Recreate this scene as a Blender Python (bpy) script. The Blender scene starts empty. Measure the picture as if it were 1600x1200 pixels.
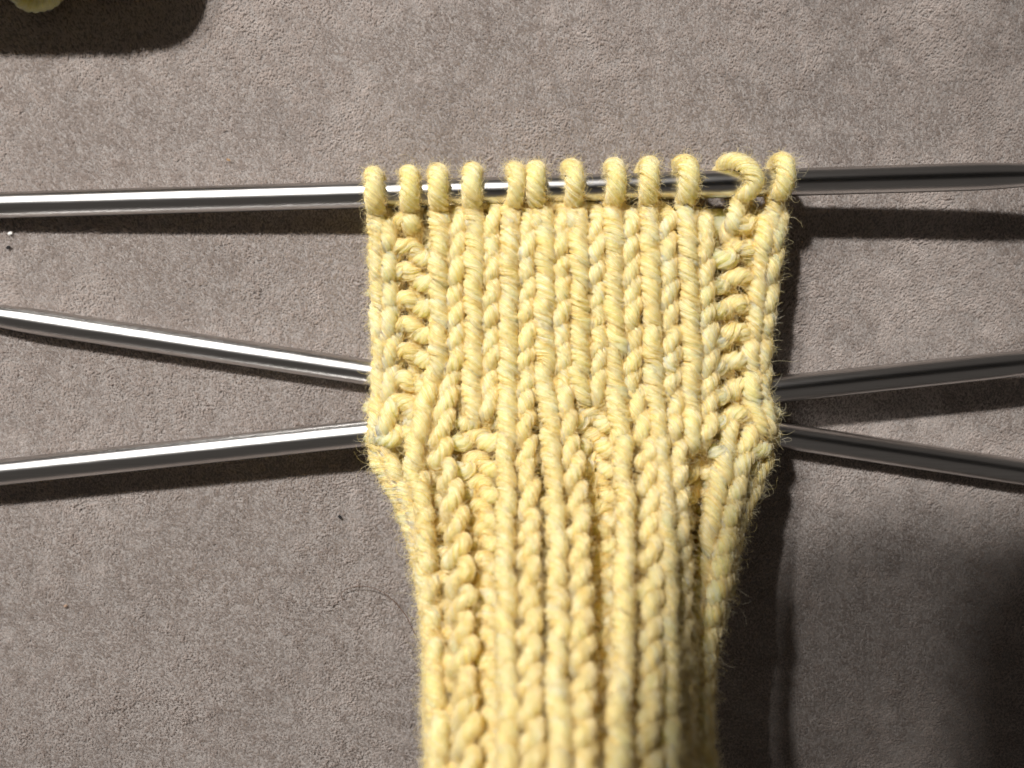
import bpy, math, random
import numpy as np
from mathutils import Vector

sc = bpy.context.scene
COL = sc.collection
rng = np.random.default_rng(7)
random.seed(7)

# ------------------------------------------------------------------ camera (1 unit = 1 cm)
H, W0 = 9.0, 11.0                       # lens height over the cloth, frame width at the cloth
cam_d = bpy.data.cameras.new('camera')
cam = bpy.data.objects.new('camera', cam_d)
COL.objects.link(cam)
cam.location = (0, 0, H)
cam.rotation_euler = (0, 0, 0)
cam_d.sensor_width = 36
cam_d.lens = 18 * H / (W0 / 2)
cam_d.clip_start, cam_d.clip_end = 0.01, 500
cam_d.dof.use_dof = True
cam_d.dof.focus_distance = H - 0.60
cam_d.dof.aperture_fstop = cam_d.lens * 1e-3 / (2 * 0.10)
sc.camera = cam

# ------------------------------------------------------------------ room light
w = bpy.data.worlds.new('World')
sc.world = w
w.use_nodes = True
w.node_tree.nodes['Background'].inputs[0].default_value = (1.0, 0.90, 0.82, 1)
w.node_tree.nodes['Background'].inputs[1].default_value = 0.075

def spot(name, loc, target, power, size, angle, col):
    d = bpy.data.lights.new(name, 'SPOT')
    d.energy = power
    d.shadow_soft_size = size
    d.spot_size = math.radians(angle)
    d.spot_blend = 1.0
    d.color = col
    o = bpy.data.objects.new(name, d)
    COL.objects.link(o)
    o.location = loc
    o.rotation_euler = (Vector(target) - Vector(loc)).to_track_quat('-Z', 'Y').to_euler()
    return o

spot('ceiling_lamp', (-21, 30, 40), (-2.4, 1.8, 0), 158000, 1.3, 29, (1.0, 0.97, 0.93))
spot('ceiling_lamp', (-28.5, 30.6, 40), (-2.0, 1.0, 0), 63000, 1.3, 34, (1.0, 0.97, 0.93))
sc.view_settings.view_transform = 'Standard'
sc.view_settings.look = 'None'
sc.view_settings.exposure = 0
sc.view_settings.gamma = 1
sc.cycles.max_bounces = 14
sc.cycles.diffuse_bounces = 8

# ------------------------------------------------------------------ helpers
K = W0 / 1600.0
def P(px, py, z):
    """point at height z that the lens sees at photo position (px, py)"""
    s = K * (H - z) / H
    return np.array([(px - 800) * s, (600 - py) * s, z + 0 * s])

def link(name, me, parent=None, mat=None):
    o = bpy.data.objects.new(name, me)
    COL.objects.link(o)
    if parent is not None:
        o.parent = parent
    if mat is not None:
        me.materials.append(mat)
    return o

def tag(o, label, cat, group=None):
    o['label'] = label
    o['category'] = cat
    if group:
        o['group'] = group
    return o

def mesh_np(name, verts, quads, uv=None, smooth=True):
    me = bpy.data.meshes.new(name)
    nv, nf = len(verts), len(quads)
    me.vertices.add(nv)
    me.vertices.foreach_set('co', np.asarray(verts, np.float32).ravel())
    me.loops.add(nf * 4)
    me.polygons.add(nf)
    q = np.asarray(quads, np.int32)
    me.loops.foreach_set('vertex_index', q.ravel())
    me.polygons.foreach_set('loop_start', np.arange(0, nf * 4, 4, dtype=np.int32))
    if uv is not None:
        l = me.uv_layers.new(name='yarn_uv')
        l.data.foreach_set('uv', np.asarray(uv, np.float32).ravel())
    me.update(calc_edges=True)
    if smooth:
        me.polygons.foreach_set('use_smooth', np.ones(nf, bool))
    me.validate()
    return me

def catmull(pts, n):
    p = np.asarray(pts, float)
    p = np.vstack([2 * p[0] - p[1], p, 2 * p[-1] - p[-2]])
    out = []
    seg = len(p) - 3
    for t in np.linspace(0, seg - 1e-6, n):
        i = int(t)
        f = t - i
        a, b, c, d = p[i], p[i + 1], p[i + 2], p[i + 3]
        out.append(0.5 * ((2 * b) + (-a + c) * f + (2 * a - 5 * b + 4 * c - d) * f * f + (-a + 3 * b - 3 * c + d) * f ** 3))
    return np.array(out)

def frames(path):
    t = np.gradient(path, axis=0)
    t /= np.linalg.norm(t, axis=1, keepdims=True) + 1e-9
    n = np.zeros_like(path)
    ref = np.array([0, 0, 1.0]) if abs(t[0][2]) < 0.8 else np.array([1.0, 0, 0])
    v = ref - t[0] * ref.dot(t[0])
    n[0] = v / np.linalg.norm(v)
    for i in range(1, len(path)):
        v = n[i - 1] - t[i] * n[i - 1].dot(t[i])
        n[i] = v / (np.linalg.norm(v) + 1e-9)
    return t, n, np.cross(t, n)

PLY, SUB = 5, 4
NS = PLY * SUB
_a = (np.arange(SUB) / SUB - 0.5) * (2 * math.pi / PLY)
_d, _rho = 0.58, 0.42
_lobe = _d * np.cos(_a) + np.sqrt(np.maximum(_rho ** 2 - (_d * np.sin(_a)) ** 2, 0.0))
LOBE = np.tile(1 - (1 - _lobe / _lobe.max()) * 0.70, PLY)
TURN = 2.25                                  # yarn diameters per full turn of the plies

def yarn_arrays(path, R, n_phase=0.0, squash=None):
    """four plies twisted into one strand, swept along a path"""
    t, n, b = frames(path)
    L = np.concatenate([[0], np.cumsum(np.linalg.norm(np.diff(path, axis=0), axis=1))])
    R = np.broadcast_to(np.asarray(R, float), (len(path),))
    ang0 = np.arange(NS) / NS * 2 * math.pi
    tw = n_phase - 2 * math.pi * L / (TURN * 2 * R.mean())
    ang = ang0[None, :] + tw[:, None]
    wob = np.interp(np.linspace(0, 1, len(path)), np.linspace(0, 1, 7), rng.normal(0, 0.045, 7))
    R = R * (1 + wob)
    ang = ang + np.interp(np.linspace(0, 1, len(path)), np.linspace(0, 1, 6), rng.normal(0, 0.25, 6))[:, None]
    rad = R[:, None] * LOBE[None, :]
    v = path[:, None, :] + rad[..., None] * (np.cos(ang)[..., None] * n[:, None, :] + np.sin(ang)[..., None] * b[:, None, :])
    m = len(path)
    i = np.arange(m - 1)[:, None] * NS
    j = np.arange(NS)[None, :]
    j2 = (j + 1) % NS
    q = np.stack([i + j, i + j2, i + NS + j2, i + NS + j], -1).reshape(-1, 4)
    u0 = np.broadcast_to(L[:-1, None], (m - 1, NS)); u1 = np.broadcast_to(L[1:, None], (m - 1, NS))
    v0 = np.broadcast_to(j / NS, (m - 1, NS)); v1 = np.broadcast_to((j + 1) / NS, (m - 1, NS))
    off = rng.random() * 9
    uv = np.stack([np.stack([u0 + off, v0], -1), np.stack([u0 + off, v1], -1), np.stack([u1 + off, v1], -1), np.stack([u1 + off, v0], -1)], 2).reshape(-1, 2)
    return v.reshape(-1, 3), q, uv

GRIDS = []
FUZZ_SRC = []                               # (surface point, outward normal, along) samples for loose fibres
def yarn(name, path, R, parent, mat, phase=None, fuzz=True, wide=1.0):
    v, q, uv = yarn_arrays(path, R, rng.random() * 6.28 if phase is None else phase)
    if wide != 1.0:
        cxs = np.repeat(path[:, 0], NS)
        v[:, 0] = cxs + (v[:, 0] - cxs) * wide
    o = link(name, mesh_np(name, v, q, uv), parent, mat)
    if fuzz:
        m = len(path)
        vv = v.reshape(m, NS, 3)
        out = vv - path[:, None, :]
        tt = np.gradient(path, axis=0)
        tt = np.broadcast_to(tt[:, None, :], vv.shape)
        GRIDS.append((vv, out))
        FUZZ_SRC.append((vv.reshape(-1, 3), out.reshape(-1, 3), tt.reshape(-1, 3)))
    return o

def tube_mesh(name, path, R, ns=24, cap=True):
    t, n, b = frames(path)
    R = np.broadcast_to(np.asarray(R, float), (len(path),))
    ang = np.arange(ns) / ns * 2 * math.pi
    v = path[:, None, :] + R[:, None, None] * (np.cos(ang)[None, :, None] * n[:, None, :] + np.sin(ang)[None, :, None] * b[:, None, :])
    m = len(path)
    i = np.arange(m - 1)[:, None] * ns
    j = np.arange(ns)[None, :]
    j2 = (j + 1) % ns
    q = np.stack([i + j, i + j2, i + ns + j2, i + ns + j], -1).reshape(-1, 4)
    return mesh_np(name, v.reshape(-1, 3), q)

# ------------------------------------------------------------------ materials
class NT:
    def __init__(self, name):
        self.m = bpy.data.materials.new(name)
        self.m.use_nodes = True
        self.t = self.m.node_tree
        self.b = self.t.nodes['Principled BSDF']
    def n(self, typ, **kw):
        nd = self.t.nodes.new(typ)
        for k, v in kw.items():
            if k.startswith('i_'):
                nd.inputs[k[2:].replace('_', ' ')].default_value = v
            else:
                setattr(nd, k, v)
        return nd
    def l(self, a, b):
        self.t.links.new(a, b)
    def ramp(self, src, stops):
        r = self.n('ShaderNodeValToRGB')
        e = r.color_ramp.elements
        while len(e) < len(stops):
            e.new(0.5)
        for el, (p, c) in zip(e, stops):
            el.position = p
            el.color = (*c, 1) if len(c) == 3 else c
        self.l(src, r.inputs[0])
        return r.outputs[0]
    def noise(self, vec, scale, detail=3, rough=0.55):
        nd = self.n('ShaderNodeTexNoise')
        nd.inputs['Scale'].default_value = scale
        nd.inputs['Detail'].default_value = detail
        nd.inputs['Roughness'].default_value = rough
        self.l(vec, nd.inputs['Vector'])
        return nd.outputs['Fac']
    def mapping(self, vec, scale=(1, 1, 1), rot=(0, 0, 0)):
        m = self.n('ShaderNodeMapping')
        m.inputs['Scale'].default_value = scale
        m.inputs['Rotation'].default_value = rot
        self.l(vec, m.inputs['Vector'])
        return m.outputs[0]
    def bump(self, h, strength, dist, prev=None):
        b = self.n('ShaderNodeBump')
        b.inputs['Strength'].default_value = strength
        b.inputs['Distance'].default_value = dist
        self.l(h, b.inputs['Height'])
        if prev is not None:
            self.l(prev, b.inputs['Normal'])
        return b.outputs[0]

def yarn_material():
    k = NT('pale_yellow_acrylic_yarn')
    tc = k.n('ShaderNodeTexCoord')
    geo = k.n('ShaderNodeNewGeometry')
    fine = k.noise(k.mapping(tc.outputs['UV'], (4.5, 34, 1)), 1.0, 3, 0.65)
    soft = k.noise(geo.outputs['Position'], 2.2, 2)
    mix = k.n('ShaderNodeMath', operation='ADD')
    k.l(fine, mix.inputs[0]); k.l(soft, mix.inputs[1])
    half = k.n('ShaderNodeMath', operation='MULTIPLY')
    k.l(mix.outputs[0], half.inputs[0]); half.inputs[1].default_value = 0.5
    c = k.ramp(half.outputs[0], [(0.34, (0.92, 0.75, 0.26)), (0.5, (0.94, 0.80, 0.36)), (0.64, (0.955, 0.845, 0.47))])
    k.l(c, k.b.inputs['Base Color'])
    k.l(k.bump(fine, 0.8, 0.03), k.b.inputs['Normal'])
    k.b.inputs['Roughness'].default_value = 0.5
    k.b.inputs['Specular IOR Level'].default_value = 0.35
    k.b.inputs['Sheen Weight'].default_value = 0.2
    k.b.inputs['Sheen Tint'].default_value = (1.0, 0.95, 0.75, 1)
    k.b.inputs['Subsurface Weight'].default_value = 1.0
    k.b.inputs['Subsurface Radius'].default_value = (1.0, 0.92, 0.5)
    k.b.inputs['Subsurface Scale'].default_value = 0.32
    return k.m

def plain(name, col, rough=0.6, spec=0.3, metal=0.0):
    k = NT(name)
    tc = k.n('ShaderNodeTexCoord')
    n1 = k.noise(tc.outputs['Object'], 8.0, 3)
    lo = tuple(c * 0.85 for c in col); hi = tuple(min(1, c * 1.12) for c in col)
    k.l(k.ramp(n1, [(0.3, lo), (0.7, hi)]), k.b.inputs['Base Color'])
    k.b.inputs['Roughness'].default_value = rough
    k.b.inputs['Specular IOR Level'].default_value = spec
    k.b.inputs['Metallic'].default_value = metal
    return k.m

def needle_material():
    k = NT('polished_steel')
    tc = k.n('ShaderNodeTexCoord')
    s = k.noise(k.mapping(tc.outputs['Object'], (1.2, 40, 40)), 1.0, 4, 0.7)
    g = k.n('ShaderNodeBsdfAnisotropic', distribution='BECKMANN')
    k.l(k.ramp(s, [(0.3, (0.56, 0.55, 0.545)), (0.7, (0.72, 0.71, 0.70))]), g.inputs['Color'])
    r = k.n('ShaderNodeMapRange')
    k.l(s, r.inputs[0])
    r.inputs['To Min'].default_value = 0.36; r.inputs['To Max'].default_value = 0.44
    k.l(r.outputs[0], g.inputs['Roughness'])
    k.l(k.bump(s, 0.05, 0.01), g.inputs['Normal'])
    g2 = k.n('ShaderNodeBsdfAnisotropic', distribution='GGX')
    g2.inputs['Color'].default_value = (0.66, 0.65, 0.64, 1); g2.inputs['Roughness'].default_value = 0.20
    mx = k.n('ShaderNodeMixShader'); mx.inputs[0].default_value = 0.35
    k.l(g.outputs[0], mx.inputs[1]); k.l(g2.outputs[0], mx.inputs[2])
    k.l(mx.outputs[0], k.t.nodes['Material Output'].inputs['Surface'])
    return k.m

def velour_material():
    k = NT('taupe_velour')
    geo = k.n('ShaderNodeNewGeometry')
    pos = geo.outputs['Position']
    # warp so the nap lies in slightly different directions from patch to patch
    wn = k.n('ShaderNodeTexNoise'); wn.inputs['Scale'].default_value = 0.8; wn.inputs['Detail'].default_value = 2
    k.l(pos, wn.inputs['Vector'])
    sub = k.n('ShaderNodeVectorMath', operation='SUBTRACT'); sub.inputs[1].default_value = (.5, .5, .5)
    k.l(wn.outputs['Color'], sub.inputs[0])
    scl = k.n('ShaderNodeVectorMath', operation='SCALE'); scl.inputs['Scale'].default_value = 0.10
    k.l(sub.outputs[0], scl.inputs[0])
    add = k.n('ShaderNodeVectorMath', operation='ADD')
    k.l(pos, add.inputs[0]); k.l(scl.outputs[0], add.inputs[1])
    wp = add.outputs[0]
    pile = k.noise(k.mapping(wp, (27, 17, 20), (0, 0, 0.15)), 1.0, 6, 0.72)
    lump = k.noise(k.mapping(wp, (7, 4.5, 1)), 1.0, 3, 0.6)
    patch = k.noise(wp, 0.75, 4, 0.6)
    wv = k.n('ShaderNodeTexWave', wave_type='BANDS', bands_direction='X')
    wv.inputs['Scale'].default_value = 4.2; wv.inputs['Distortion'].default_value = 1.6; wv.inputs['Detail'].default_value = 1.5
    wv.inputs['Detail Scale'].default_value = 2.0
    k.l(pos, wv.inputs['Vector'])
    a = k.n('ShaderNodeMath', operation='MULTIPLY_ADD'); a.inputs[1].default_value = 0.5
    pm = k.n('ShaderNodeMath', operation='MULTIPLY_ADD'); pm.inputs[1].default_value = 0.45; pm.inputs[2].default_value = 0.275
    k.l(patch, pm.inputs[0])
    k.l(pile, a.inputs[0]); k.l(pm.outputs[0], a.inputs[2])
    b2 = k.n('ShaderNodeMath', operation='MULTIPLY_ADD'); b2.inputs[1].default_value = 0.35
    k.l(lump, b2.inputs[0]); k.l(a.outputs[0], b2.inputs[2])
    c = k.ramp(b2.outputs[0], [(0.60, (0.20, 0.178, 0.166)), (0.78, (0.28, 0.25, 0.235)), (0.96, (0.36, 0.325, 0.305))])
    k.l(c, k.b.inputs['Base Color'])
    k.b.inputs['Roughness'].default_value = 0.9
    k.b.inputs['Specular IOR Level'].default_value = 0.12
    k.b.inputs['Sheen Weight'].default_value = 0.15
    k.b.inputs['Sheen Roughness'].default_value = 0.5
    n1 = k.bump(wv.outputs['Fac'], 0.06, 0.05)
    n2 = k.bump(lump, 0.22, 0.06, n1)
    n3 = k.bump(pile, 0.9, 0.05, n2)
    k.l(n3, k.b.inputs['Normal'])
    return k.m

def fibre_material():
    k = NT('pale_yellow_fibre')
    hi = k.n('ShaderNodeHairInfo')
    c = k.ramp(hi.outputs['Random'], [(0.0, (0.89, 0.73, 0.28)), (0.35, (0.93, 0.82, 0.46)), (0.7, (0.95, 0.87, 0.60)), (1.0, (0.965, 0.92, 0.76))])
    d = k.n('ShaderNodeBsdfDiffuse'); t = k.n('ShaderNodeBsdfTranslucent')
    k.l(c, d.inputs[0]); k.l(c, t.inputs[0])
    m1 = k.n('ShaderNodeMixShader'); m1.inputs[0].default_value = 0.6
    k.l(d.outputs[0], m1.inputs[1]); k.l(t.outputs[0], m1.inputs[2])
    g = k.n('ShaderNodeBsdfAnisotropic'); g.inputs['Roughness'].default_value = 0.35
    m2 = k.n('ShaderNodeMixShader'); m2.inputs[0].default_value = 0.07
    k.l(m1.outputs[0], m2.inputs[1]); k.l(g.outputs[0], m2.inputs[2])
    k.l(m2.outputs[0], k.t.nodes['Material Output'].inputs['Surface'])
    return k.m
M_FIBRE = fibre_material()
M_YARN = yarn_material()
M_STEEL = needle_material()
M_VELOUR = velour_material()

# ------------------------------------------------------------------ the cloth everything lies on
def cloth_z(X, Y):
    return 0.03 * np.sin(X * 0.5 + 0.7) * np.sin(Y * 0.43 + 0.2) - 0.03
def make_cloth():
    nx, ny = 240, 200
    xs = np.linspace(-26, 26, nx); ys = np.linspace(-22, 22, ny)
    X, Y = np.meshgrid(xs, ys)
    Z = cloth_z(X, Y)
    v = np.stack([X, Y, Z], -1).reshape(-1, 3)
    i = (np.arange(ny - 1)[:, None] * nx + np.arange(nx - 1)[None, :])
    q = np.stack([i, i + 1, i + nx + 1, i + nx], -1).reshape(-1, 4)
    o = link('sofa_cloth', mesh_np('sofa_cloth', v, q), None, M_VELOUR)
    o['kind'] = 'structure'
make_cloth()

def smooth_noise(x, y, scale, seed):
    g = np.random.default_rng(seed).normal(0, 1, (256, 256))
    u, v = x * scale % 256, y * scale % 256
    i, j = u.astype(int), v.astype(int)
    f, h = u - i, v - j
    f, h = f * f * (3 - 2 * f), h * h * (3 - 2 * h)
    i2, j2 = (i + 1) % 256, (j + 1) % 256
    return (g[i, j] * (1 - f) + g[i2, j] * f) * (1 - h) + (g[i, j2] * (1 - f) + g[i2, j2] * f) * h

def cloth_pile(n=600000):
    """short brushed pile of the velour, lying mostly up the picture"""
    r = np.random.default_rng(11)
    x = r.uniform(-6.6, 6.6, n); y = r.uniform(-5.2, 5.2, n)
    az = math.radians(96) + 0.55 * smooth_noise(x, y, 1.1, 1) + 0.40 * smooth_noise(x * 1.3 + y * 0.8, y - 0.5 * x, 5, 2) + r.normal(0, 0.28, n)
    el = math.radians(46) + 0.16 * smooth_noise(x, y, 7, 3) + 0.10 * smooth_noise(x, y, 0.9, 4) + r.normal(0, 0.16, n)
    ln = 0.029 * (1 + 0.18 * smooth_noise(x, y, 12, 5)) * r.uniform(0.75, 1.2, n)
    p = np.zeros((n, 3, 3), np.float32)
    p[:, 0] = np.stack([x, y, cloth_z(x, y) - 0.002], -1)
    for k, (l, e) in enumerate(((0.5, 0.25), (0.5, -0.15))):
        ee = np.clip(el + e, 0.1, 1.4)
        d = np.stack([np.cos(az) * np.cos(ee), np.sin(az) * np.cos(ee), np.sin(ee)], -1)
        p[:, k + 1] = p[:, k] + d * (ln * l)[:, None]
    cv = bpy.data.hair_curves.new('cloth_pile')
    cv.add_curves([3] * n)
    cv.attributes['position'].data.foreach_set('vector', p.ravel())
    ra = cv.attributes.get('radius') or cv.attributes.new('radius', 'FLOAT', 'POINT')
    ra.data.foreach_set('value', np.tile(np.array([0.0042, 0.0040, 0.003], np.float32), n))
    k = NT('taupe_pile')
    hi = k.n('ShaderNodeHairInfo')
    geo = k.n('ShaderNodeNewGeometry')
    pt = k.noise(geo.outputs['Position'], 0.8, 4, 0.6)
    a = k.n('ShaderNodeMath', operation='MULTIPLY_ADD'); a.inputs[1].default_value = 0.45
    k.l(hi.outputs['Random'], a.inputs[0]); k.l(pt, a.inputs[2])
    c = k.ramp(a.outputs[0], [(0.40, (0.625, 0.558, 0.522)), (0.75, (0.675, 0.609, 0.572)), (1.0, (0.722, 0.656, 0.620))])
    d = k.n('ShaderNodeBsdfDiffuse'); t = k.n('ShaderNodeBsdfTranslucent')
    k.l(c, d.inputs[0]); k.l(c, t.inputs[0])
    m1 = k.n('ShaderNodeMixShader'); m1.inputs[0].default_value = 0.5
    k.l(d.outputs[0], m1.inputs[1]); k.l(t.outputs[0], m1.inputs[2])
    k.l(m1.outputs[0], k.t.nodes['Material Output'].inputs['Surface'])
    cv.materials.append(k.m)
    o = bpy.data.objects.new('cloth_pile', cv)
    COL.objects.link(o)
    o['kind'] = 'stuff'
cloth_pile()

# ------------------------------------------------------------------ the sock's surface, given in photo positions
def interp(tab):
    xs = [a for a, _ in tab]; ys = [b for _, b in tab]
    return lambda v: np.interp(v, xs, ys)

ED_L = interp([(265, 572), (330, 580), (400, 582), (480, 586), (560, 588), (620, 585), (670, 576), (720, 582), (760, 606), (800, 626), (850, 642), (900, 652), (950, 660), (1000, 668), (1100, 668), (1200, 674), (1320, 676)])
ED_R = interp([(265, 1236), (330, 1224), (400, 1214), (480, 1204), (560, 1197), (620, 1199), (670, 1214), (720, 1200), (760, 1182), (800, 1166), (850, 1152), (900, 1140), (950, 1128), (1000, 1116), (1100, 1106), (1200, 1110), (1320, 1112)])
Z_MID = interp([(250, 0.0), (330, 0.0), (600, 0.30), (650, 0.38), (700, 0.50), (760, 0.70), (800, 0.86), (900, 1.22), (1000, 1.60), (1100, 1.95), (1200, 2.25), (1320, 2.55)])
Z_DROP = interp([(250, 0.06), (330, 0.08), (600, 0.36), (680, 0.40), (760, 0.50), (850, 0.62), (1000, 0.75), (1320, 0.85)])
def z_needle(px):
    return 0.085 + 0.00029 * px
def SZ(px, py):
    l, r = ED_L(py), ED_R(py)
    s = np.clip((px - (l + r) / 2) / ((r - l) / 2), -1.15, 1.15)
    tilt = (z_needle(px) + 0.12 * np.interp(py, [300, 380], [0, 1])) * np.interp(py, [600, 900], [1, 0.0]) + 0.62 * np.interp(py, [600, 900], [0, 1.0])
    fold = np.interp(py, [640, 860], [0, 1.0]) * (0.30 * np.exp(-((px - 1092 + (py - 800) * 0.02) / 24.0) ** 2) + 0.04 * np.exp(-((px - 937) / 22.0) ** 2) + 0.03 * np.exp(-((px - 758) / 22.0) ** 2))
    return tilt + Z_MID(py) - Z_DROP(py) * np.abs(s) ** 2.6 - fold

R_Y = 0.092

# columns: px centre and half width by py, kind of stitch in flap / rib
COLS = [
    dict(c=[(330, 700), (560, 699), (650, 675), (720, 668), (800, 688), (1000, 700), (1250, 711)], h=[(330, 28), (600, 28), (700, 44), (800, 54), (1250, 48)], rib='k'),
    dict(c=[(330, 755), (600, 752), (700, 745), (800, 750), (1000, 760), (1250, 767)], h=[(330, 28), (640, 30), (700, 30), (800, 24), (1250, 20)], rib='p'),
    dict(c=[(330, 810), (600, 806), (700, 806), (800, 808), (1250, 814)], h=[(330, 28), (620, 29), (760, 40), (1250, 40)], rib='k'),
    dict(c=[(330, 863), (600, 864), (700, 876), (800, 886), (1250, 894)], h=[(330, 28), (620, 29), (760, 39), (1250, 40)], rib='k'),
    dict(c=[(330, 917), (600, 919), (700, 930), (800, 935), (1250, 938)], h=[(330, 28), (640, 32), (800, 24), (1250, 19)], rib='p'),
    dict(c=[(330, 970), (600, 974), (700, 990), (800, 998), (1250, 988)], h=[(330, 28), (620, 30), (760, 46), (1250, 50)], rib='k'),
    dict(c=[(330, 1028), (600, 1034), (700, 1044), (800, 1052), (1000, 1056), (1250, 1058)], h=[(330, 28), (620, 29), (760, 26), (1250, 24)], rib='k'),
    dict(c=[(330, 1086), (600, 1092), (700, 1092), (800, 1090), (1250, 1080)], h=[(330, 28), (640, 29), (800, 22), (1250, 16)], rib='p'),
]
PURL_TOP = {1: 668, 4: 640, 7: 700}
DEEP = {1: -0.20, 4: -0.25, 7: -0.42}

KNIT = [(-0.52, -0.14, -1.35), (-0.34, -0.22, -1.2), (-0.13, -0.10, -0.40), (-0.14, 0.18, 0.38), (-0.21, 0.62, 0.60), (-0.27, 1.08, 0.42), (-0.26, 1.32, -0.25), (-0.14, 1.46, -0.85), (0.0, 1.48, -0.95),
        (0.20, 1.38, -0.85), (0.31, 1.20, -0.20), (0.31, 0.95, 0.40), (0.26, 0.58, 0.66), (0.18, 0.20, 0.36), (0.12, -0.10, -0.50), (0.30, -0.22, -1.2), (0.52, -0.14, -1.35)]
RIB = [(-0.52, -0.14, -1.35), (-0.34, -0.22, -1.2), (-0.22, -0.10, -0.50), (-0.21, 0.18, 0.38), (-0.23, 0.62, 0.62), (-0.25, 1.08, 0.45), (-0.24, 1.32, -0.25), (-0.14, 1.46, -0.95), (0.0, 1.48, -1.05),
       (0.18, 1.34, -0.95), (0.30, 1.12, -0.25), (0.30, 0.88, 0.42), (0.24, 0.55, 0.70), (0.16, 0.22, 0.25), (0.12, -0.02, -0.60), (0.30, -0.22, -1.2), (0.52, -0.14, -1.35)]
PURL = [(-0.60, -0.10, 0.25), (-0.36, -0.22, 0.20), (-0.17, 0.05, -0.55), (-0.20, 0.45, -1.25), (-0.27, 0.85, -1.0), (-0.26, 1.12, -0.3), (-0.14, 1.30, 0.25), (0.0, 1.36, 0.38),
        (0.14, 1.30, 0.25), (0.26, 1.12, -0.3), (0.27, 0.85, -1.0), (0.20, 0.45, -1.25), (0.17, 0.05, -0.55), (0.36, -0.22, 0.20), (0.60, -0.10, 0.25)]

def place(local, cx, hw, py0, pitch, jit=0.02, dz=0.0, mir=False, lean=0.0, back_lim=0):
    """local stitch points (u across, v up in rows, w depth in yarn radii) onto the sock"""
    pts = []
    for (u, v, wd) in local:
        if mir:
            u = -u
        u += rng.normal(0, jit); v += rng.normal(0, jit * 1.3); wd += rng.normal(0, jit * 3)
        py = py0 - v * pitch
        off = u * 2 * hw(py)
        if back_lim and wd < -1.0 and v < 0:
            off = max(-back_lim, min(back_lim, off))
        px = cx(py) + off + lean * v * pitch
        z = SZ(px, py) + wd * R_Y + dz
        pts.append(P(px, py, z))
    return np.array(pts)

# ------------------------------------------------------------------ the sock
def sheet_tube(name, y0, y1, off_front, back_z, inset, mat, parent, rows=60, nu=40):
    """closed inner layer: front just under the stitches, back of the tube below it"""
    v = []
    ys = np.linspace(y0, y1, rows)
    for py in ys:
        l, r = ED_L(py) + inset, ED_R(py) - inset
        fr = np.linspace(l, r, nu)
        for px in fr:
            v.append(P(px, py, SZ(px, py) - off_front))
        for s in np.linspace(1, 0, nu):
            px = l + (r - l) * s
            edge = abs(2 * s - 1) ** 3
            zf = SZ(px, py) - off_front
            zb = zf - back_z(py) * (1 - edge) - 0.02
            v.append(P(px, py, zb) if False else np.array([*P(px, py, zf)[:2], zb]))
    n = nu * 2
    i = np.arange(rows - 1)[:, None] * n
    j = np.arange(n)[None, :]
    j2 = (j + 1) % n
    q = np.stack([i + j, i + n + j, i + n + j2, i + j2], -1).reshape(-1, 4)
    return link(name, mesh_np(name, v, q), parent, mat)

sock = bpy.data.objects.new('knitted_sock', None)
COL.objects.link(sock)
sock.location = (0, 0, 0)
tag(sock, 'pale yellow unfinished knitted sock with square heel flap above a narrower ribbed cuff', 'sock')

flap = sheet_tube('heel_flap', 326, 655, 0.20, lambda y: 0.10, 72, M_YARN, sock)
cuff = sheet_tube('ribbed_cuff', 640, 1320, 0.50, interp([(640, 0.12), (760, 0.5), (900, 0.9), (1320, 1.1)]), 16, M_YARN, sock)

def row_table():
    ys, y = [], 377.0
    while y < 1300:
        ys.append(y)
        y += np.interp(y, [340, 620, 760, 1200], [34.5, 35, 39, 44])
    return np.array(ys)
ROWS = row_table()

for ci, cdef in enumerate(COLS):
    cx, hw = interp(cdef['c']), interp(cdef['h'])
    off = rng.uniform(-4, 4)
    for ri, y in enumerate(ROWS):
        y = y + off + rng.normal(0, 1.7)
        pitch = np.interp(y, [340, 620, 760, 1200], [34.5, 35, 39, 44])
        purl = cdef['rib'] == 'p' and y > PURL_TOP[ci]
        par = flap if y < 650 else cuff
        dz = 0.0
        if purl:
            dz = DEEP[ci] * np.interp(y, [640, 780] if ci != 7 else [700, 880], [0.15, 1.0])
        elif y > 660:
            dz = 0.02
        prof = PURL if purl else KNIT
        if not purl and y > 660:
            g = np.interp(y, [660, 800], [1.0, 1.9])
            prof = [(u, v, wd * g if wd < -0.6 else wd) for (u, v, wd) in (RIB if y > 690 else KNIT)]
        pts = place(prof, cx, hw, y, pitch * rng.uniform(0.95, 1.06), 0.032, dz + rng.normal(0, 0.008), back_lim=26 if y > 660 and not purl else 0)
        path = catmull(pts, 44)
        if y < 660:
            path[:, 2] = path[:, 2].mean() + (path[:, 2] - path[:, 2].mean()) * 0.85
        thin = np.interp(np.linspace(0, 1, 44), [0, 0.15, 0.4, 0.55, 0.65, 0.85, 1], [0.85, 1.0, 1.04, 0.85, 0.86, 0.84, 0.8]) if not purl else 1.0
        yarn('stitch', path, thin * R_Y * rng.uniform(0.93, 1.05) * np.interp(y, [620, 760], [1.0, 0.90]), par, M_YARN)

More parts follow.
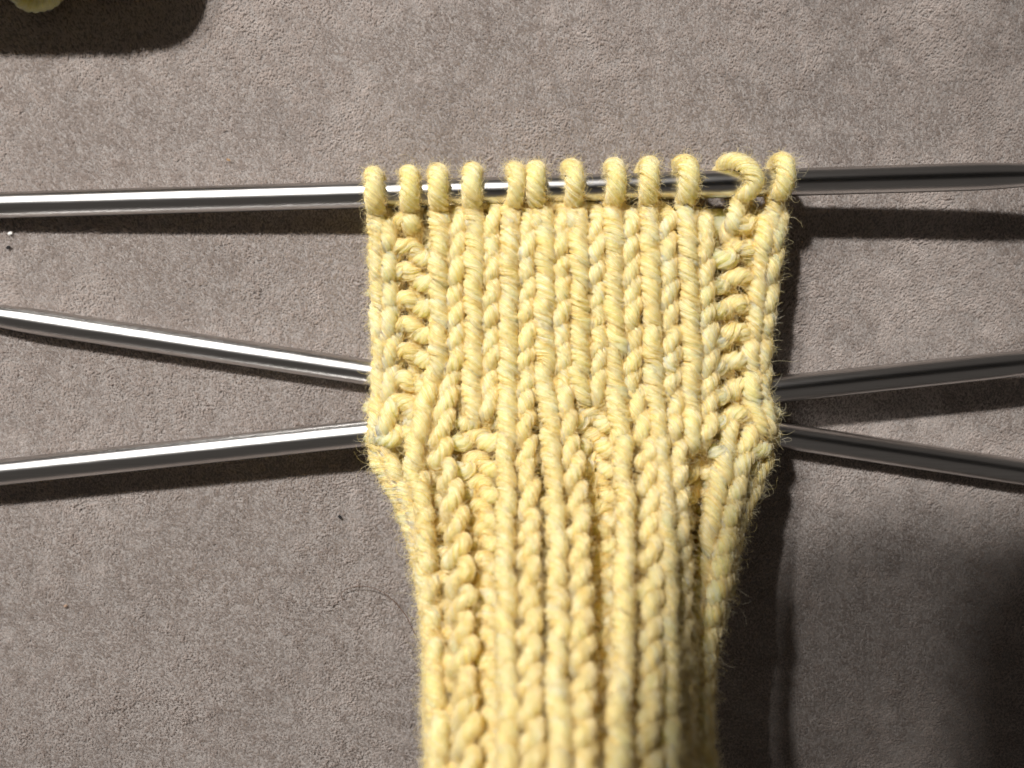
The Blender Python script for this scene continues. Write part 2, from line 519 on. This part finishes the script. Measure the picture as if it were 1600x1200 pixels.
# slipped selvedge: a chain of long edge loops with garter bumps beside it
def border(side):
    ed = ED_L if side < 0 else ED_R
    # edge chain, each loop two rows tall
    y = 400.0
    while y < 1290:
        pitch = np.interp(y, [340, 620, 760, 1200], [46, 46, 42, 44])
        ins = np.interp(y, [330, 640, 700, 800], [15, 15, 20, 14])
        cx = lambda py, ins=ins: ed(py) - side * ins
        hw = lambda py: np.interp(py, [330, 640, 800], [17, 18, 11])
        pts = place(KNIT, cx, hw, y + rng.normal(0, 2), pitch, 0.03, -0.02 if y < 680 else -0.16, mir=rng.random() < 0.5)
        yarn('stitch', catmull(pts, 44), R_Y * rng.uniform(0.93, 1.04), flap if y < 650 else cuff, M_YARN)
        y += pitch
    if side > 0:
        y = 712.0
        while y < 1290:
            pitch = np.interp(y, [760, 1200], [39, 44])
            cx = lambda py: ed(py) - np.interp(py, [700, 800, 900, 1250], [58, 40, 30, 26])
            hw = lambda py: np.interp(py, [700, 900, 1250], [30, 30, 26])
            pts = place(KNIT, cx, hw, y + rng.normal(0, 2), pitch, 0.03, -0.06)
            yarn('stitch', catmull(pts, 44), R_Y * rng.uniform(0.93, 1.04), cuff, M_YARN)
            y += pitch
    # garter bumps between the chain and the first knit column
    y = 396.0
    while y < (700 if side < 0 else 720):
        pitch = 37
        cen = (ed(y) - side * 30 + (658 if side < 0 else 1128)) / 2
        cx = lambda py, cen=cen: cen + 0 * py
        hw = lambda py: 35
        pts = place(PURL, cx, hw, y + rng.normal(0, 2.0), pitch, 0.035, -0.04, lean=0.10 * side)
        yarn('stitch', catmull(pts, 44), R_Y * rng.uniform(0.95, 1.05), flap, M_YARN)
        y += (pitch + 3) * rng.uniform(0.90, 1.14)
border(-1)
border(1)

# live loops on the top needle
N_Y = interp([(-60, 323), (0, 321), (560, 304), (1240, 281), (1600, 275), (1750, 273)])
R_N = 0.139
LOOPS = [(583, 592, 0), (640, 642, 1), (684, 690, 2), (737, 740, 3), (801, 798, 4), (839, 842, 5), (893, 895, 6), (954, 956, 7), (1014, 1012, 8), (1066, 1070, 9), (1170, 1145, 10), (1218, 1206, 11)]
for (tx, fx, k) in LOOPS:
    ny = N_Y(tx)
    zn = z_needle(tx)
    r = R_N + R_Y * 0.72
    tx += rng.normal(0, 2)
    slant = rng.uniform(-5, 7)
    pts = []
    base = 356 if k not in (0, 11) else 372
    zf = lambda x, y: SZ(x, y)
    pts.append(P(fx + 2, base + 20, zf(fx, base) - 0.26))
    pts.append(P(fx + 1, base - 6, zf(fx, base) + 0.02))
    c = P(tx, ny, zn)
    f = P(fx, ny, zn)
    for a in (-35, 5, 40, 75, 110, 145, 180):
        aa = math.radians(a)
        # angle 0 = towards the fabric, 90 = towards the lens
        bl = max(0.0, min(1.0, (a + 35) / 110))
        x = f[0] * (1 - bl) + c[0] * bl + (slant * K * math.sin(aa) if k != 10 else (-0.22 * max(0, (a - 90) / 90)))
        if a < 0:
            continue
        pts.append(np.array([x, c[1] - r * math.cos(aa), zn + r * math.sin(aa)]))
    for a in (215, 250):
        aa = math.radians(a)
        pts.append(np.array([c[0] + slant * K * 0.8 + (-0.22 if k == 10 else 0), c[1] - r * math.cos(aa), zn + r * math.sin(aa)]))
    e = -14 if k == 11 else 10
    pts.append(P(tx + e, 340, zn - 0.18))
    pts.append(P(tx + e * 1.3, 362, SZ(tx, 362) - 0.22))
    yarn('needle_loop', catmull(pts, 60), R_Y * rng.uniform(0.82, 0.90), sock, M_YARN, wide=1.22)

# ------------------------------------------------------------------ needles
def needle(name, pts, label, tip0=None, tip1=None):
    path = catmull(pts, 160)
    L = np.concatenate([[0], np.cumsum(np.linalg.norm(np.diff(path, axis=0), axis=1))])
    R = np.full(len(path), R_N)
    def taper(d):                                # 1.4 cm point, rounded end
        f = np.clip(d / 1.5, 0, 1)
        return 0.22 + 0.78 * np.sin(f * math.pi / 2) ** 1.1
    R = R * taper(L + 0.05) * taper(L[-1] - L + 0.05)
    R[0] = R[-1] = 0.004
    o = link(name, tube_mesh(name, path, R, 32), None, M_STEEL)
    tag(o, label, 'knitting needle', 'double pointed steel knitting needles of the sock')
    return o

def line(p0, p1, n=12):
    return [np.asarray(p0) + (np.asarray(p1) - np.asarray(p0)) * t for t in np.linspace(0, 1, n)]

a0, a1 = P(-150, 325.5, z_needle(-150)), P(1600, 274, z_needle(1600))
d = (a1 - a0) / np.linalg.norm(a1 - a0)
needle('knitting_needle', line(a0 - d * 0.7, a1 + d * 0.85), 'steel needle along the top edge that carries the row of live yellow loops')
a0, a1 = P(0, 494, 0.065), P(1600, 738, 0.09)
d = (a1 - a0) / np.linalg.norm(a1 - a0)
needle('knitting_needle', line(a0 - d * 0.9, a1 + d * 3.4), 'steel needle sloping down to the right behind the sock, its thin end at left')
a0, a1 = P(0, 738, 0.22), P(1600, 567, 0.36)
d = (a1 - a0) / np.linalg.norm(a1 - a0)
needle('knitting_needle', line(a0 - d * 2.8, a1 + d * 1.0), 'steel needle sloping up to the right behind the sock, lowest one at left')

# ------------------------------------------------------------------ loose fibres standing off the yarn
def hair(name, polys, radius, parent, mat):
    cv = bpy.data.hair_curves.new(name)
    sizes = [len(p) for p in polys]
    cv.add_curves(sizes)
    allp = np.concatenate(polys).astype(np.float32)
    cv.attributes['position'].data.foreach_set('vector', allp.ravel())
    ra = cv.attributes.get('radius') or cv.attributes.new('radius', 'FLOAT', 'POINT')
    rr = np.concatenate([np.linspace(1, 0.5, s) * radius for s in sizes]).astype(np.float32)
    ra.data.foreach_set('value', rr)
    o = bpy.data.objects.new(name, cv)
    COL.objects.link(o)
    cv.materials.append(mat)
    if parent is not None:
        o.parent = parent
    return o

def fuzz():
    p = np.concatenate([a for a, _, _ in FUZZ_SRC])
    n = np.concatenate([a for _, a, _ in FUZZ_SRC])
    t = np.concatenate([a for _, _, a in FUZZ_SRC])
    n /= np.linalg.norm(n, axis=1, keepdims=True) + 1e-9
    t /= np.linalg.norm(t, axis=1, keepdims=True) + 1e-9
    up = np.where(n[:, 2] > -0.3)[0]
    polys = []
    def grow(i, length, lift, curl, k):
        d = n[i] * lift + t[i] * rng.choice([-1, 1]) * rng.uniform(0.2, 1.0) + rng.normal(0, 0.35, 3)
        d /= np.linalg.norm(d)
        c = rng.normal(0, curl, 3)
        pts = [p[i] - n[i] * 0.004]
        for s in range(k):
            pts.append(pts[-1] + d * length / k)
            d = d + np.cross(c, d) / k + rng.normal(0, 0.12, 3)
            d /= np.linalg.norm(d)
        q = np.array(pts)
        q[:, 2] = np.maximum(q[:, 2], 0.01)
        return q
    for i in rng.choice(up, 110000):
        polys.append(grow(i, rng.uniform(0.04, 0.13), 0.7, 1.6, 4))
    for i in rng.choice(up, 2200):
        polys.append(grow(i, rng.uniform(0.10, 0.36), 0.9, 3.2, 8))
    o = hair('yarn_fuzz', polys, 0.0013, sock, M_FIBRE)
    o['kind'] = 'stuff'
    # fibres lying along the plies
    polys = []
    for vv, out in GRIDS:
        m = len(vv)
        on = out / (np.linalg.norm(out, axis=2, keepdims=True) + 1e-9)
        for _ in range(330):
            i0 = rng.integers(1, m - 7); k = rng.integers(6, 12)
            i1 = min(m - 1, i0 + k)
            j0 = rng.random() * NS
            if on[i0, int(j0), 2] < -0.35:
                continue
            idx = np.linspace(i0, i1, i1 - i0 + 1)
            jj = j0 + rng.normal(0, 0.16) * (idx - i0) + 0.25 * np.sin(idx * rng.uniform(0.3, 0.9) + rng.random() * 6)
            ja = np.floor(jj).astype(int); f = (jj - ja)[:, None]
            ii = idx.astype(int)
            a = vv[ii, ja % NS] * (1 - f) + vv[ii, (ja + 1) % NS] * f
            nn = on[ii, ja % NS] * (1 - f) + on[ii, (ja + 1) % NS] * f
            t = np.linspace(0, 1, len(ii))[:, None]
            lift = 0.001 + rng.uniform(0.0, 0.009) * np.sin(t * math.pi) + (rng.random() < 0.25) * rng.uniform(0, 0.03) * t ** 2
            polys.append(a + nn * lift)
    o = hair('yarn_fibres', polys, 0.0025, sock, M_FIBRE)
    o['kind'] = 'stuff'
fuzz()

# ------------------------------------------------------------------ the ball of yarn at the corner
def yarn_ball():
    base = P(60, -85, 0.95)
    rx, ry, rz, zc = 1.75, 0.80, 0.48, 0.47
    c = np.array([-5.42, 4.93, zc])
    root = bpy.data.objects.new('yarn_ball', None)
    COL.objects.link(root)
    root.location = (c[0], c[1], 0)
    tag(root, 'ball of yellow yarn cut off by the top left corner, only its rim in view', 'yarn ball')
    th = np.linspace(0, math.pi * 2 * 46, 4600)
    tilt = 0.9 * np.sin(th * 0.0317) + 0.4
    prec = th * 0.118
    u = np.stack([np.cos(th), np.sin(th) * np.cos(tilt), np.sin(th) * np.sin(tilt)], -1)
    x = u[:, 0] * np.cos(prec) - u[:, 1] * np.sin(prec)
    y = u[:, 0] * np.sin(prec) + u[:, 1] * np.cos(prec)
    z = u[:, 2]
    e = 4.5
    s = 1.0 / (np.abs(x) ** e + np.abs(y) ** e + np.abs(z) ** e) ** (1 / e)
    lay = 0.985 + 0.01 * np.sin(th * 0.071)
    path = np.stack([x * s * rx * lay, y * s * ry * lay, z * s * rz * lay + zc], -1)
    v, q, uv = yarn_arrays(path, 0.085)
    link('strand', mesh_np('strand', v, q, uv), root, M_YARN)
    pts = [P(10, -40, .3), P(22, -12, .22), P(45, 6, .18), (P(75, 2, .18)), P(92, -18, .22), P(96, -50, .3)]
    path = catmull(pts, 40) - np.array([c[0], c[1], 0])
    v, q, uv = yarn_arrays(path, 0.085)
    link('slack_loop', mesh_np('slack_loop', v, q, uv), root, M_YARN)
    # wound core under the outer strands
    a = np.linspace(0, 2 * math.pi, 41)[:-1]; b = np.linspace(-math.pi / 2, math.pi / 2, 22)
    B, A = np.meshgrid(b, a, indexing='ij')
    X, Y, Z = np.cos(B) * np.cos(A), np.cos(B) * np.sin(A), np.sin(B)
    s = 1.02 / (np.abs(X) ** e + np.abs(Y) ** e + np.abs(Z) ** e) ** (1 / e)
    v = np.stack([X * s * rx, Y * s * ry, Z * s * rz + zc], -1).reshape(-1, 3)
    i = np.arange(21)[:, None] * 40; j = np.arange(40)[None, :]; j2 = (j + 1) % 40
    q = np.stack([i + j, i + j2, i + 40 + j2, i + 40 + j], -1).reshape(-1, 4)
    link('wound_core', mesh_np('wound_core', v, q), root, M_YARN)
yarn_ball()

# ------------------------------------------------------------------ small things on the cloth
def loose_hair():
    px = [(537, 938, .02), (533, 928, .02), (545, 919, .03), (568, 916, .05), (592, 922, .09), (614, 938, .16), (634, 962, .35), (648, 990, .8), (664, 1022, 1.35), (676, 1056, 1.75), (686, 1085, 1.95)]
    path = catmull([P(*q) for q in px], 60)
    o = link('loose_hair', tube_mesh('loose_hair', path, 0.0042, 6), None, plain('brown_hair', (0.10, 0.055, 0.035), 0.4))
    tag(o, 'thin curved brown hair lying on the cloth and across the left edge of the cuff', 'hair')
loose_hair()

def speck(px, py, r, col, label, group=None, stretch=1.5, rot=0.4):
    import bmesh
    bm = bmesh.new()
    bmesh.ops.create_icosphere(bm, subdivisions=2, radius=r)
    for v in bm.verts:
        v.co *= 1 + random.uniform(-0.25, 0.25)
        v.co.x *= stretch
        v.co.z *= 0.6
    me = bpy.data.meshes.new('lint_speck')
    bm.to_mesh(me); bm.free()
    o = link('lint_speck', me, None, plain('lint_' + label.split()[0], col, 0.8))
    o.location = P(px, py, 0.0)
    o.location.z = cloth_z(o.location.x, o.location.y) + 0.028
    o.rotation_euler = (0, 0, rot)
    tag(o, label, 'lint', group)
BLK, ORG, WHT = (0.012, 0.011, 0.012), (0.34, 0.21, 0.11), (0.75, 0.73, 0.70)
speck(531, 808, 0.018, BLK, 'black lint speck on the cloth left of where the cuff narrows', stretch=1.5, rot=-0.9)
speck(11, 386, 0.017, BLK, 'black lint speck near the left frame edge under the top needle', rot=0.7)
speck(14, 364, 0.017, WHT, 'white lint speck just above the black speck at the left frame edge', rot=0.2)
speck(356, 249, 0.012, ORG, 'orange lint speck above the top needle halfway to the sock', stretch=2.2, rot=-0.5)
speck(104, 946, 0.013, (0.36, 0.24, 0.17), 'tan lint crumb alone on the lower left cloth', stretch=1.6, rot=0.3)

# ------------------------------------------------------------------ the phone that takes the picture (its shadow falls lower right)
def phone():
    import bmesh
    root = bpy.data.objects.new('mobile_phone', None)
    COL.objects.link(root)
    root.location = (0, 0, H + 0.12)
    tag(root, 'dark mobile phone held level over the knitting, out of frame', 'phone')
    x0, x1, y0, y1 = -2.95, 13.9, -1.7, 5.84
    rc = 0.9
    ring = []
    for cxx, cyy, a0 in ((x1 - rc, y1 - rc, 0), (x0 + rc, y1 - rc, 90), (x0 + rc, y0 + rc, 180), (x1 - rc, y0 + rc, 270)):
        for k in range(9):
            a = math.radians(a0 + k * 11.25)
            ring.append((cxx + rc * math.cos(a), cyy + rc * math.sin(a)))
    bm = bmesh.new()
    f = bm.faces.new([bm.verts.new((x, y, 0)) for x, y in ring])
    ex = bmesh.ops.extrude_face_region(bm, geom=[f])
    for v in [g for g in ex['geom'] if isinstance(g, bmesh.types.BMVert)]:
        v.co.z += 0.85
    bmesh.ops.recalc_face_normals(bm, faces=bm.faces[:])
    bmesh.ops.bevel(bm, geom=[e for e in bm.edges if abs(e.verts[0].co.z - e.verts[1].co.z) < 1e-4], offset=0.18, segments=3, profile=0.5, affect='EDGES')
    me = bpy.data.meshes.new('body'); bm.to_mesh(me); bm.free()
    link('body', me, root, plain('dark_phone_case', (0.02, 0.02, 0.022), 0.5))
phone()
